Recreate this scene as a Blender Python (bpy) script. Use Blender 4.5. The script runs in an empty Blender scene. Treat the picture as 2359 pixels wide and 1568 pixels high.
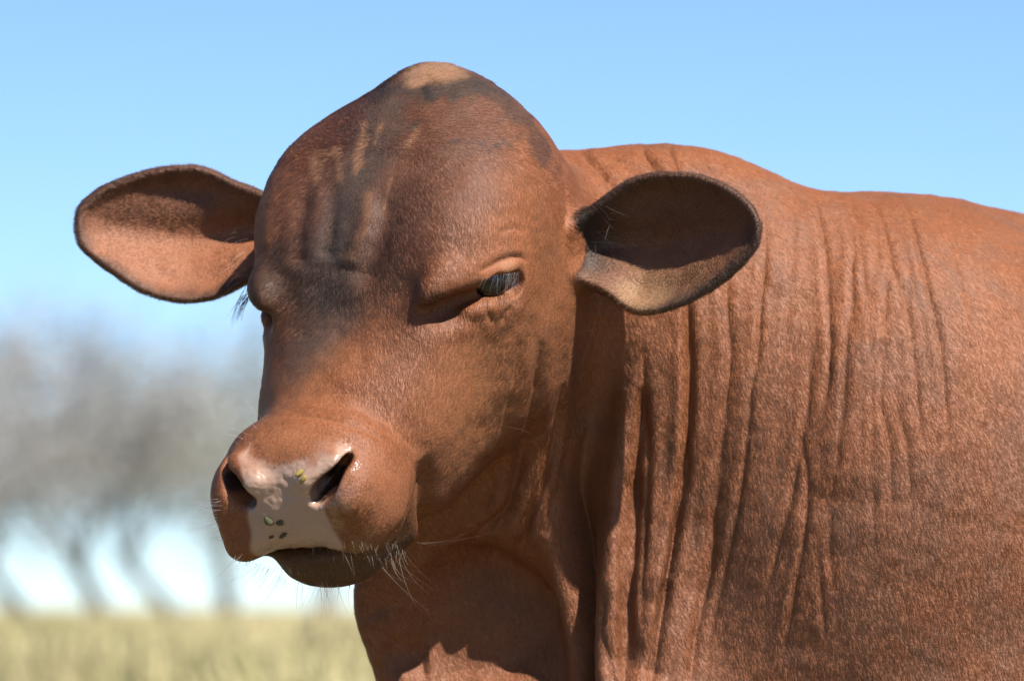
import bpy, math, random, time
import numpy as np
from mathutils import Vector, Matrix
T0 = time.time()
rng = np.random.default_rng(7); random.seed(7)
SC = bpy.context.scene
COL = SC.collection
f32 = np.float32

# ------------------------------------------------------------------ camera
PX = 2487.0                      # measured units per metre at the plane y = 0
CAM = np.array([0.072, -5.0, 0.85]); DIST = 5.0
TILT = math.atan2(606.0, PX*DIST)
cam_d = bpy.data.cameras.new('camera'); cam_o = bpy.data.objects.new('camera', cam_d); COL.objects.link(cam_o)
cam_o.location = CAM; cam_o.rotation_euler = (math.pi/2+TILT, 0, 0)
cam_d.sensor_width = 36.0; cam_d.lens = 36.0*PX*DIST/2358.0/math.cos(TILT)
cam_d.clip_end = 6000.0; cam_d.clip_start = 0.1
cam_d.dof.use_dof = True; cam_d.dof.focus_distance = 4.84; cam_d.dof.aperture_fstop = cam_d.lens/30.0
SC.camera = cam_o
FPX = cam_d.lens/36.0*2358.0
ct, st = math.cos(TILT), math.sin(TILT)
def project(P):
    d = P-CAM
    z = d[:, 1]*ct+d[:, 2]*st
    y = -d[:, 1]*st+d[:, 2]*ct
    return np.stack([1179+FPX*d[:, 0]/z, 784-FPX*y/z, z], 1)

# ------------------------------------------------------------------ world, sun, exposure
SUN = np.array([.40, -.47, .79]); SUN /= np.linalg.norm(SUN)
world = bpy.data.worlds.new('World'); SC.world = world; world.use_nodes = True
wn = world.node_tree.nodes; wl = world.node_tree.links
sky = wn.new('ShaderNodeTexSky'); sky.sky_type = 'NISHITA'; sky.sun_disc = False
sky.sun_elevation = math.asin(SUN[2]); sky.sun_rotation = math.atan2(SUN[0], SUN[1])
sky.air_density = 0.65; sky.dust_density = 0.0; sky.ozone_density = 2.0
wn['Background'].inputs['Strength'].default_value = 0.064
tint = wn.new('ShaderNodeMix'); tint.data_type = 'RGBA'; tint.blend_type = 'MULTIPLY'; tint.inputs[0].default_value = 1.0
tint.inputs[7].default_value = (.84, .99, 1.18, 1); sky.altitude = 300
wl.new(sky.outputs['Color'], tint.inputs[6]); wl.new(tint.outputs[2], wn['Background'].inputs['Color'])
sun_d = bpy.data.lights.new('sun', 'SUN'); sun_d.energy = 5.0; sun_d.angle = math.radians(.53); sun_d.color = (1, .95, .87)
sun_o = bpy.data.objects.new('sun', sun_d); COL.objects.link(sun_o)
sun_o.rotation_euler = Vector(SUN).to_track_quat('Z', 'Y').to_euler()
SC.view_settings.view_transform = 'Standard'; SC.view_settings.look = 'None'
SC.view_settings.exposure = 1.15; SC.view_settings.gamma = 1.0
SC.cycles.use_denoising = True
SC.cycles.max_bounces = 6

# ------------------------------------------------------------------ the cow as one implicit surface
POLL = np.array([0.0, 0.0, 1.35], f32)
YAW, PIT = math.radians(28), math.radians(49)
Hh = np.array([-math.sin(YAW), -math.cos(YAW), 0.0]); Zz = np.array([0, 0, 1.0])
Fv = Hh*math.cos(PIT)-Zz*math.sin(PIT)          # along the face, towards the nose
Uv = Hh*math.sin(PIT)+Zz*math.cos(PIT)          # out of the forehead
Lv = np.array([-Hh[1], Hh[0], 0.0])             # the animal's left
HM = np.stack([Fv, Lv, Uv], 1).astype(f32)
def to_head(P): return (P-POLL) @ HM
def from_head(q): return np.asarray(q, float) @ HM.T.astype(float)+POLL

def rotm(ax, deg):
    return np.array(Matrix.Rotation(math.radians(deg), 3, ax), dtype=f32)
def ell(p, c, r, rot=None):
    q = p-np.array(c, f32)
    if rot is not None: q = q @ rot
    r = np.array(r, f32)
    a = q/r; k0 = np.sqrt((a*a).sum(1)); b = a/r; k1 = np.sqrt((b*b).sum(1))+1e-6
    return k0*(k0-1)/k1
def cone(p, a, b, ra, rb):
    a = np.array(a, f32); b = np.array(b, f32)
    ba = b-a; t = np.clip(((p-a) @ ba)/(ba @ ba), 0, 1)
    d = p-a-t[:, None]*ba
    return np.sqrt((d*d).sum(1))-(ra+(rb-ra)*t)
def smin(a, b, k):
    h = np.clip(.5+.5*(b-a)/k, 0, 1)
    return b+(a-b)*h-k*h*(1-h)
def smax(a, b, k): return -smin(-a, -b, k)

def D(x, y, Y=0.0):              # a point of the vertical plane y = Y
    s = PX*DIST/(DIST+Y)
    return np.array([CAM[0]+(x-1179)/s, Y, CAM[2]+(1390-y)/s])

# ears: outlines in metres on their own leaning sheets
EAR_N = [(1280,590),(1300,540),(1345,495),(1400,450),(1450,415),(1500,400),(1560,397),(1620,405),(1680,430),(1720,460),(1745,495),(1752,530),(1745,565),(1720,600),(1690,630),(1650,660),(1600,690),(1550,710),(1500,722),(1460,720),(1430,705),(1395,678),(1340,650),(1295,625)]
EAR_F = [(800,520),(730,485),(660,462),(595,435),(540,415),(500,395),(460,382),(420,379),(360,385),(300,400),(250,420),(210,445),(180,475),(172,510),(175,545),(190,575),(230,610),(280,645),(330,675),(390,693),(440,698),(490,690),(530,675),(580,650),(660,625),(730,605),(800,585)]
def smooth_poly(pts, n=3):
    p = np.array(pts, float); m = len(p); out = []
    for i in range(m):
        a, b, c, d = p[i-1], p[i], p[(i+1) % m], p[(i+2) % m]
        for t in np.arange(n)/n:
            out.append(.5*((2*b)+(c-a)*t+(2*a-5*b+4*c-d)*t*t+(3*b-a-3*c+d)*t**3))
    return np.array(out)
def poly_sd(q, poly):            # signed distance to a closed polygon, negative inside
    d2 = np.full(len(q), 1e9, f32); ins = np.zeros(len(q), bool)
    n = len(poly)
    for i in range(n):
        a = poly[i].astype(f32); b = poly[(i+1) % n].astype(f32)
        ab = b-a; w = q-a
        t = np.clip((w @ ab)/(ab @ ab+1e-12), 0, 1)
        e = w-t[:, None]*ab
        d2 = np.minimum(d2, (e*e).sum(1))
        c1 = (q[:, 1] >= a[1]) != (q[:, 1] >= b[1])
        if abs(ab[1]) > 1e-9:
            ins ^= c1 & (q[:, 0] < (q[:, 1]-a[1])/ab[1]*ab[0]+a[0])
    d = np.sqrt(d2)
    return np.where(ins, -d, d)
def make_ear(pts, Ybase, Ytip, xbase, xtip):
    s0 = []
    for x, y in smooth_poly(pts):
        t = np.clip((x-xbase)/(xtip-xbase), -.2, 1.1)
        P = D(x, y, Ybase+(Ytip-Ybase)*t); s0.append((P[0], P[2]))
    xb = D(xbase, 0, Ybase)[0]; xt = D(xtip, 0, Ytip)[0]
    return dict(poly=np.array(s0), Yb=Ybase, Yt=Ytip, xb=xb, xt=xt)
EARN = make_ear(EAR_N, -.045, -.14, 1340, 1752)
EARF = make_ear(EAR_F, .10, .11, 620, 172)
def ear_sheet(E, x, z, e):
    """depth of the ear's middle sheet; e = distance inside the outline"""
    t = np.clip((x-E['xb'])/(E['xt']-E['xb']), -.3, 1.1)
    ei = np.clip(e, 0, 1)
    zc = np.interp(t, [-.3, 0, 1.1], [E['zc']]*3)
    cup = E['cup']*(1-np.exp(-(ei/.030)**1.3))*(1-.55*np.clip(t, 0, 1)**2)
    y = E['Yb']+(E['Yt']-E['Yb'])*t+cup
    v = (z-zc)/.065
    y = y-E['lean']*v                       # the upper rim stands further forward
    # shallow ridges of the ear's inside
    y = y+E['rid']*np.sin(v*7.5+t*3.0+.8*np.sin(t*5))*np.clip(ei/.03, 0, 1)*np.clip(1-t, 0, 1)
    return y
EARN.update(zc=D(0, 560)[2], cup=.047, lean=-.004, rid=.0045, y0=-.21, y1=.06)
EARF.update(zc=D(0, 540, .1)[2], cup=.036, lean=-.012, rid=.0050, y0=.03, y1=.21)
def ear_sdf(p, E):
    lo = E['poly'].min(0)-.05; hi = E['poly'].max(0)+.05
    m = (p[:, 0] > lo[0]) & (p[:, 0] < hi[0]) & (p[:, 2] > lo[1]) & (p[:, 2] < hi[1]) & (p[:, 1] > E['y0']) & (p[:, 1] < E['y1'])
    out = np.full(len(p), .05, f32)
    if not m.any(): return out
    q = p[m]
    sd = poly_sd(q[:, [0, 2]], E['poly'])
    t = np.clip((q[:, 0]-E['xb'])/(E['xt']-E['xb']), 0, 1)
    g = ear_sheet(E, q[:, 0], q[:, 2], -sd)
    th = .0048+.006*(1-t)**3+.0022*np.exp(-((sd+.006)/.006)**2)
    dc = (np.abs(q[:, 1]-g))*.72
    r = .0045
    a = np.maximum(sd+r, 0); b = np.maximum(dc-th+r, 0)
    out[m] = np.sqrt(a*a+b*b)-r+np.minimum(np.maximum(sd+r, dc-th+r), 0)
    return out

def sell(p, c, r, n, rot=None):          # super-ellipsoid
    q = p-np.array(c, f32)
    if rot is not None: q = q @ rot
    r = np.array(r, f32)
    a = np.abs(q/r)+1e-6; an = a**(n-1)
    k0 = ((an*a).sum(1))**(1.0/n)
    g = an/r; gm = np.sqrt((g*g).sum(1))*k0**(1-n)
    return (k0-1)/(gm+1e-6)
def frame(zd, xd):
    z = np.array(zd, float); z /= np.linalg.norm(z); x = np.array(xd, float); x -= z*(x @ z); x /= np.linalg.norm(x)
    return np.stack([x, np.cross(z, x), z], 1).astype(f32)
NOSR = frame((.8, .35, .5), (-.045, .036, .020))      # slit axis, width, inward
EYEN = np.array([.34, .92, .18]); EYER = frame(EYEN, (.07, -.035, .035))
def head_sdf(p):
    h = to_head(p)
    m = (h[:, 0] > -.09) & (h[:, 0] < .57) & (np.abs(h[:, 1]) < .21) & (h[:, 2] > -.35) & (h[:, 2] < .08)
    out = np.full(len(p), .08, f32)
    if m.any(): out[m] = head_core(h[m])
    return out
def head_core(h):
    s = h.copy(); s[:, 1] = np.sqrt(h[:, 1]**2+.00008)
    d = sell(h, (.135, 0, -.100), (.156, .134, .113), 2.8)
    d = smin(d, ell(h, (.035, -.005, -.050), (.06, .07, .052)), .05)
    d = smin(d, ell(s, (.195, .080, -.055), (.080, .046, .050)), .035)      # brow
    d = smin(d, ell(s, (.212, .092, -.085), (.042, .034, .036)), .020)      # orbit
    d = smin(d, ell(s, (.258, .096, -.034), (.036, .020, .015), EYER), .022)  # brow ledge
    d = smin(d, sell(h, (.30, 0, -.118), (.17, .078, .082), 2.6), .04)      # nose and face
    d = smin(d, ell(s, (.27, .060, -.125), (.12, .044, .075)), .04)         # cheek
    d = smin(d, ell(s, (.165, .082, -.165), (.105, .046, .090)), .05)       # jaw muscle
    d = smin(d, cone(s, (.15, .055, -.225), (.42, .026, -.160), .050, .034), .04)
    d = smax(d, -ell(s, (.272, .108, -.046), (.034, .0125, .024), EYER), .016)   # tear groove
    d = smax(d, -ell(s, (.2315, .128, -.0640), (.028, .0150, .020), EYER), .004)   # eye opening
    d = smin(d, ell(s, (.2130, .1220, -.0570), (.019, .0080, .0125), EYER), .004)  # upper lid
    d = smin(d, ell(s, (.246, .1115, -.0690), (.024, .0060, .0095), EYER), .010)  # lower lid
    m = sell(h, (.445, 0, -.082), (.057, .080, .052), 2.6)
    m = smin(m, ell(s, (.450, .054, -.102), (.055, .034, .042)), .02)
    m = smax(m, (h-np.array([.482, 0, -.046], f32)) @ np.array([.75, 0, .66], f32), .025)   # the nose pad leans back
    d = smin(d, m, .022)
    d = smin(d, sell(h, (.455, 0, -.150), (.046, .054, .036), 2.3), .012)   # lower lip, chin
    d = smax(d, -sell(s, (.475, .0, -.124), (.075, .070, .0035), 2.0), .008) # mouth
    d = smin(d, cone(s, (.480, .029, -.047), (.462, .050, -.042), .0085, .0075), .014)   # upper rim
    d = smin(d, ell(s, (.468, .060, -.070), (.028, .020, .022)), .015)                 # wing
    d = smax(d, -ell(s, (.477, .0415, -.0565), (.0175, .0092, .028), NOSR), .006)
    d = smax(d, -ell(s, (.4625, .0530, -.0490), (.016, .0048, .020), NOSR), .005)
    return d
def body_sdf(p):
    q = p-POLL
    rb = rotm('Z', 18)
    d = cone(q, (.05, .12, -.185), (.42, .22, -.325), .130, .205)
    d = smin(d, ell(q, (.21, .15, -.175), (.16, .075, .112)), .05)
    d = smin(d, ell(q, (1.0, .42, -.47), (.95, .29, .38), rb), .12)
    d = smin(d, ell(q, (.45, .10, -.50), (.20, .14, .30)), .12)
    d = smin(d, cone(q, (.012, .085, -.34), (.085, .13, -.64), .102, .105), .06)
    d = smin(d, cone(q, (.08, .09, -.20), (.15, .12, -.60), .085, .12), .06)
    d = smin(d, cone(q, (.10, .10, -.55), (.30, .16, -.72), .12, .16), .10)
    lo = np.where(q[:, 2] < -.45)[0]
    if not len(lo): return d
    dl = d[lo]; q = q[lo]
    for x, y in ((.50, .08), (.42, .34), (1.52, .42), (1.44, .70)):
        dl = smin(dl, cone(q, (x, y, -.68), (x-.02, y, -.98), .11, .055), .10)
        dl = smin(dl, cone(q, (x-.02, y, -.98), (x, y, -1.25), .052, .042), .03)
        dl = smin(dl, cone(q, (x, y, -1.27), (x-.03, y, -1.31), .045, .055), .03)
    d[lo] = np.maximum(dl, -(q[:, 2]+1.35))
    return d
def cow_sdf(p):
    d = smin(head_sdf(p), body_sdf(p), .035)
    d = smin(d, ear_sdf(p, EARN), .022)
    d = smin(d, ear_sdf(p, EARF), .022)
    return d

HRES = .0026
def axis(lo, f0, f1, hi, H, fine, hr):
    hr = hr*HRES/.0026
    def h_at(x):
        h = hr
        if x > f1: h = min(hr+(x-f1)*.12, H)
        if x < f0: h = min(hr+(f0-x)*.12, H)
        for a, b, hf in fine:
            e = max(a-x, x-b, 0); h = min(h, max(hf*HRES/.0026, hf)+e*.12)
        return h
    out = [lo]
    while out[-1] < hi: out.append(out[-1]+h_at(out[-1]))
    while (len(out)-1) % 4: out.append(out[-1]+h_at(out[-1]))
    return np.array(out, f32)
xs = axis(-.40, -.38, .60, 2.0, .03, [(.01, .085, .0015), (-.20, -.06, .0019)], .0018)
ys = axis(-.36, -.34, .12, .95, .03, [(-.17, -.09, .0015), (-.33, -.24, .0019)], .0026)
zs = axis(-.02, .74, 1.38, 1.40, .03, [(1.09, 1.185, .0015), (.86, .98, .0020)], .0029)
def chunked(fn, p, n=400000):
    out = np.empty(len(p), f32)
    for i in range(0, len(p), n): out[i:i+n] = fn(p[i:i+n])
    return out
def surface(fn):
    cx, cy, cz = xs[::4], ys[::4], zs[::4]
    G = np.stack(np.meshgrid(cx, cy, cz, indexing='ij'), -1).reshape(-1, 3)
    dc = chunked(fn, G).reshape(len(cx), len(cy), len(cz))
    sz = np.maximum(np.maximum(np.diff(cx)[:, None, None], np.diff(cy)[None, :, None]), np.diff(cz)[None, None, :])
    def corners(op, a):
        r = a[:-1, :-1, :-1]
        for i in (0, 1):
            for j in (0, 1):
                for k in (0, 1):
                    r = op(r, a[i:a.shape[0]-1+i, j:a.shape[1]-1+j, k:a.shape[2]-1+k])
        return r
    act = (corners(np.minimum, dc) < sz*.6) & (corners(np.maximum, dc) > -sz*.6)
    V = np.full((len(xs), len(ys), len(zs)), 1.0, f32)
    blk = np.where(corners(np.minimum, dc) > 0, 1.0, -1.0).astype(f32)
    V[:-1, :-1, :-1] = np.repeat(np.repeat(np.repeat(blk, 4, 0), 4, 1), 4, 2)
    bi = np.argwhere(act)
    o = np.stack(np.meshgrid(*[np.arange(5)]*3, indexing='ij'), -1).reshape(-1, 3)
    idx = (bi[:, None, :]*4+o[None]).reshape(-1, 3)
    key = (idx[:, 0]*len(ys)+idx[:, 1])*len(zs)+idx[:, 2]
    key = np.unique(key)
    iz = key % len(zs); iy = key//len(zs) % len(ys); ix = key//(len(zs)*len(ys))
    P = np.stack([xs[ix], ys[iy], zs[iz]], 1)
    V.ravel()[key] = chunked(fn, P)
    print('points', len(P), time.time()-T0)
    S = V < 0
    # surface nets: only inside active blocks
    o4 = np.stack(np.meshgrid(*[np.arange(4)]*3, indexing='ij'), -1).reshape(-1, 3)
    c = (bi[:, None, :]*4+o4[None]).reshape(-1, 3)
    cnt = np.zeros(len(c), np.int8)
    cor = [(i, j, k) for i in (0, 1) for j in (0, 1) for k in (0, 1)]
    for i, j, k in cor: cnt += S[c[:, 0]+i, c[:, 1]+j, c[:, 2]+k]
    c = c[(cnt > 0) & (cnt < 8)]
    vals = {t: V[c[:, 0]+t[0], c[:, 1]+t[1], c[:, 2]+t[2]] for t in cor}
    acc = np.zeros((len(c), 3), f32); num = np.zeros(len(c), f32)
    for a in cor:
        for ax in range(3):
            if a[ax]: continue
            b = list(a); b[ax] = 1; b = tuple(b)
            va, vb = vals[a], vals[b]
            m = (va < 0) != (vb < 0)
            t = np.where(m, va/np.where(m, va-vb, 1), 0)
            pt = np.tile(np.array(a, f32), (len(c), 1)); pt[:, ax] = t
            acc += pt*m[:, None]; num += m
    fr = acc/num[:, None]
    W = np.stack([xs[c[:, 0]]+fr[:, 0]*np.diff(xs)[c[:, 0]], ys[c[:, 1]]+fr[:, 1]*np.diff(ys)[c[:, 1]], zs[c[:, 2]]+fr[:, 2]*np.diff(zs)[c[:, 2]]], 1)
    lut = np.full(V.shape, -1, np.int32); lut[c[:, 0], c[:, 1], c[:, 2]] = np.arange(len(c))
    quads = []
    for ax in range(3):
        u, v = (ax+1) % 3, (ax+2) % 3
        e = np.array([int(i == ax) for i in range(3)])
        ok = (c[:, u] > 0) & (c[:, v] > 0)
        cc = c[ok]
        s0 = S[cc[:, 0], cc[:, 1], cc[:, 2]]; s1 = S[cc[:, 0]+e[0], cc[:, 1]+e[1], cc[:, 2]+e[2]]
        m = s0 != s1; cc = cc[m]; s0 = s0[m]
        du = np.array([int(i == u) for i in range(3)]); dv = np.array([int(i == v) for i in range(3)])
        g = lambda w: lut[w[:, 0], w[:, 1], w[:, 2]]
        q = np.stack([g(cc), g(cc-du), g(cc-du-dv), g(cc-dv)], 1)
        q[~s0] = q[~s0][:, ::-1]
        quads.append(q)
    Q = np.concatenate(quads); Q = Q[(Q >= 0).all(1)]
    print('surface', len(W), len(Q), time.time()-T0)
    return W.astype(np.float64), Q
def neighbours_mean(V, Q):
    acc = np.zeros_like(V); n = np.zeros(len(V))
    for i in range(4):
        a, b = Q[:, i], Q[:, (i+1) % 4]
        for k in range(3):
            acc[:, k] += np.bincount(a, V[b, k], len(V))+np.bincount(b, V[a, k], len(V))
        n += np.bincount(a, minlength=len(V))+np.bincount(b, minlength=len(V))
    return acc/np.maximum(n, 1)[:, None]
def normals(V, Q):
    n = np.cross(V[Q[:, 2]]-V[Q[:, 0]], V[Q[:, 3]]-V[Q[:, 1]])
    N = np.zeros_like(V)
    for i in range(4):
        for k in range(3): N[:, k] += np.bincount(Q[:, i], n[:, k], len(V))
    return N/(np.linalg.norm(N, axis=1)[:, None]+1e-12)
CV, CQ = surface(cow_sdf)
for lam in (.5, -.52, .5, -.52): CV += lam*(neighbours_mean(CV, CQ)-CV)

# push the surface a little where the broad shape was off (smooth, in metres)
def push(c, v, r):
    global CV
    e = CV-np.array(c); w = np.exp(-(e*e).sum(1)/(r*r))
    CV = CV+w[:, None]*np.array(v)
push(D(1150, 235, .02), (-.026, 0, 0), .09)
push(D(660, 390, .02), (-.020, 0, .004), .075)
push(D(840, 215, .02), (.017, 0, -.002), .05)
push(from_head((.235, -.132, -.045)), Lv*.012, .032)
push(D(1340, 335, .12), (0, 0, -.008), .07)
push(D(1000, 146, .0), (0, 0, -.002), .05)
push(D(1820, 420, .15), (0, 0, -.008), .07)
push(D(2060, 445, .15), (0, 0, .012), .12)
push(D(560, 1280, -.22), (-.012, 0, -.014), .035)
push(D(650, 1325, -.22), (-.016, 0, 0), .03)
push(D(850, 1400, .06), (-.018, 0, 0), .05)
push(D(1050, 1450, -.02), (0, .085, 0), .10)
push(D(1110, 1500, .03), (0, .035, -.01), .07)
push(D(1200, 1250, -.03), (0, .02, 0), .06)
push(D(880, 1560, .0), (.016, 0, 0), .05)
CN = normals(CV, CQ)
def part_of(P):
    h = chunked(head_sdf, P.astype(f32)); b = chunked(body_sdf, P.astype(f32))
    en = chunked(lambda q: ear_sdf(q, EARN), P.astype(f32)); ef = chunked(lambda q: ear_sdf(q, EARF), P.astype(f32))
    return np.argmin(np.stack([h, b, en, ef]), 0), np.stack([h, b, en, ef])
PART, PSD = part_of(CV)
CP = project(CV)
_front = np.where((CN[:, 1] < .15) & (CV[:, 1] < .3))[0]
_gk = (CP[_front, 0]//16).astype(np.int64)*100000+(CP[_front, 1]//16).astype(np.int64)
_go = np.argsort(_gk, kind='stable'); _gk = _gk[_go]; _gf = _front[_go]
def _cell(a, b):
    k = a*100000+b; i, j = np.searchsorted(_gk, [k, k+1]); return _gf[i:j]
def at(x, y, parts=(0, 1)):
    """the front surface point of the animal seen at frame position x, y"""
    best = None
    for r in (1, 2, 4):
        ids = np.concatenate([_cell(int(x//16)+a, int(y//16)+b) for a in range(-r, r+1) for b in range(-r, r+1)])
        ids = ids[np.isin(PART[ids], parts)]
        if len(ids):
            e = np.hypot(CP[ids, 0]-x, CP[ids, 1]-y)
            near = ids[e < e.min()+8]
            i = near[np.argmin(CP[near, 2])]
            return CV[i]+np.array([(x-CP[i, 0])/PX, 0, -(y-CP[i, 1])/PX])*.98
    return D(x, y, 0)
def trace(pl, step=14, parts=(0, 1)):
    out = []
    for a, b in zip(pl[:-1], pl[1:]):
        n = max(1, int(np.hypot(b[0]-a[0], b[1]-a[1])/step))
        out += [(a[0]+(b[0]-a[0])*k/n, a[1]+(b[1]-a[1])*k/n) for k in range(n)]
    out.append(pl[-1])
    o = np.array(out, float)
    if len(o) > 4: o[1:-1] = .25*o[:-2]+.5*o[1:-1]+.25*o[2:]
    P = np.array([at(x, y, parts) for x, y in o])
    if len(P) > 3:                                   # no jumps in depth along the line
        for _ in range(6): P[1:-1, 1] = .25*P[:-2, 1]+.5*P[1:-1, 1]+.25*P[2:, 1]
    return P
def line_dist(P, poly):
    """distance to a 3-D polyline, its parameter 0..1 and the side (x of the offset)"""
    d2 = np.full(len(P), 1e9); tt = np.zeros(len(P)); sx = np.zeros(len(P))
    n = len(poly)-1
    for i in range(n):
        a, b = poly[i], poly[i+1]; ab = b-a; w = P-a
        t = np.clip((w @ ab)/(ab @ ab+1e-12), 0, 1)
        e = w-t[:, None]*ab; q = (e*e).sum(1); m = q < d2
        d2[m] = q[m]; tt[m] = (i+t[m])/n; sx[m] = e[m, 0]
    return np.sqrt(d2), tt, sx
def near_box(poly, mrg, ok):
    lo, hi = poly.min(0)-mrg, poly.max(0)+mrg
    return np.where(((CV > lo) & (CV < hi)).all(1) & ok)[0]
SKIN = (PART < 2)
CREASES = [                      # depth, half-width (frame units), line
    (.0030, 9, [(1201, 781), (1188, 876), (1163, 978), (1131, 1067), (1086, 1137), (1070, 1188)]),
    (.0068, 10, [(1252, 781), (1239, 889), (1220, 984), (1188, 1099), (1166, 1175), (1112, 1219), (1048, 1283)]),
    (.0068, 10, [(1302, 880), (1277, 1016), (1252, 1111), (1220, 1188), (1201, 1245), (1175, 1308)]),
    (.0032, 8, [(1137, 1090), (1128, 1133), (1110, 1185)]),
    (.0042, 10, [(1341, 787), (1337, 889), (1302, 1067), (1277, 1143), (1250, 1230)]),
    (.0010, 6, [(1118, 683), (1118, 708), (1134, 745)]),
    (.0012, 6, [(1198, 683), (1185, 697), (1166, 715), (1156, 745)]),
    (.004, 8, [(1483, 800), (1480, 927), (1493, 1016), (1493, 1111), (1487, 1207), (1480, 1334), (1478, 1440)]),
    (.014, 14, [(1480, 890), (1471, 1003), (1464, 1079), (1461, 1175), (1455, 1270), (1445, 1397), (1437, 1600)]),
    (.009, 9, [(1583, 640), (1588, 825), (1585, 952), (1576, 1079), (1557, 1207), (1541, 1334), (1518, 1461), (1492, 1600)]),
    (.0035, 8, [(1563, 1155), (1547, 1270), (1528, 1365), (1505, 1490)]),
    (.004, 8, [(1432, 1060), (1433, 1238), (1429, 1302), (1439, 1420)]),
    (.005, 8, [(1395, 1340), (1388, 1461), (1404, 1524), (1420, 1600)]),
    (.005, 8, [(1385, 1400), (1366, 1493), (1360, 1600)]),
    (.0030, 9, [(1672, 600), (1673, 685), (1677, 740), (1683, 798), (1679, 856), (1668, 960), (1655, 1060), (1640, 1160)]),
    (.0042, 8, [(1741, 414), (1759, 480), (1761, 546), (1761, 604), (1757, 643), (1751, 681), (1749, 740), (1745, 817), (1727, 896), (1721, 995), (1711, 1086), (1698, 1169), (1684, 1235), (1672, 1292), (1659, 1354), (1643, 1416), (1632, 1478), (1622, 1600)]),
    (.0018, 7, [(1800, 425), (1823, 491), (1826, 530), (1825, 600), (1815, 700), (1805, 800)]),
    (.0042, 8, [(1855, 440), (1877, 468), (1892, 526), (1902, 585), (1904, 643), (1908, 720), (1912, 798), (1905, 880), (1890, 960)]),
    (.0028, 8, [(1919, 449), (1943, 480), (1958, 522), (1966, 577), (1962, 623), (1966, 674), (1962, 760)]),
    (.0020, 7, [(1947, 445), (1966, 491), (1978, 542), (1982, 592), (1990, 680)]),
    (.0030, 7, [(2010, 445), (2032, 515), (2047, 577), (2055, 623), (2075, 662), (2090, 720), (2098, 778), (2109, 856), (2113, 922), (2122, 1020)]),
    (.0040, 8, [(2050, 441), (2090, 484), (2109, 546), (2125, 616), (2140, 681), (2156, 740), (2168, 817), (2175, 906), (2182, 1010)]),
    (.0028, 7, [(2050, 580), (2040, 662), (2036, 740), (2032, 825), (2026, 929), (2047, 1004), (2049, 1086), (2055, 1180)]),
    (.0014, 7, [(2094, 600), (2092, 662), (2090, 730)]),
    (.0018, 7, [(2170, 470), (2210, 604), (2226, 670), (2240, 780)]),
    (.0020, 7, [(1978, 441), (2005, 468), (2016, 515), (2020, 600)]),
    (.0028, 9, [(1958, 570), (1958, 681), (1951, 747), (1945, 860), (1936, 971), (1931, 1024), (1923, 1086), (1910, 1150)]),
    (.0018, 8, [(1612, 345), (1633, 402), (1644, 440)]),
    (.0045, 9, [(1475, 336), (1497, 371), (1518, 400), (1535, 430)]),
    (.0030, 9, [(1533, 330), (1553, 364), (1559, 400)]),
    (.0045, 10, [(1672, 1053), (1655, 1119), (1643, 1177), (1639, 1292), (1622, 1354), (1606, 1437), (1597, 1498), (1585, 1600)]),
    (.0045, 9, [(1873, 778), (1864, 856), (1859, 946), (1845, 1004), (1833, 1078), (1820, 1152), (1804, 1210), (1787, 1263), (1775, 1317), (1755, 1380)]),
    (.0045, 8, [(1845, 1000), (1859, 1086), (1859, 1148), (1853, 1210), (1845, 1272), (1833, 1333), (1824, 1395), (1816, 1437), (1795, 1520)]),
    (.0026, 10, [(1913, 1150), (1909, 1272), (1919, 1366)]),
    (.0026, 8, [(1886, 1270), (1890, 1366), (1900, 1470)]),
    (.0020, 7, [(2008, 760), (2006, 909), (2010, 983), (2002, 1045), (2010, 1148), (2012, 1290)]),
    (.0020, 7, [(2062, 880), (2068, 946), (2088, 1028), (2092, 1086), (2098, 1210)]),
    (.0016, 6, [(1988, 820), (1985, 921), (1981, 1004), (1987, 1100)]),
    (.0055, 8, [(1330, 340), (1380, 390), (1404, 420), (1425, 450)]),
    (.0016, 8, [(1400, 350), (1445, 393), (1470, 425)]),
    (.0020, 8, [(1296, 350), (1305, 415), (1308, 470), (1300, 530)]),
    (.0014, 5, [(1232, 495), (1243, 526), (1246, 560)]),
    (.0022, 5, [(1105, 626), (1129, 613), (1158, 599), (1183, 588), (1207, 588), (1217, 602)]),
    (.0012, 5, [(1150, 535), (1187, 521), (1203, 536)]),
    (.0022, 9, [(567, 969), (654, 951), (719, 956), (777, 969), (842, 988), (897, 1020), (939, 1069)]),
    (.0016, 9, [(850, 965), (906, 1004), (939, 1043), (970, 1110)]),
    (.0012, 9, [(820, 940), (900, 975), (960, 1040)]),
]
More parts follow.
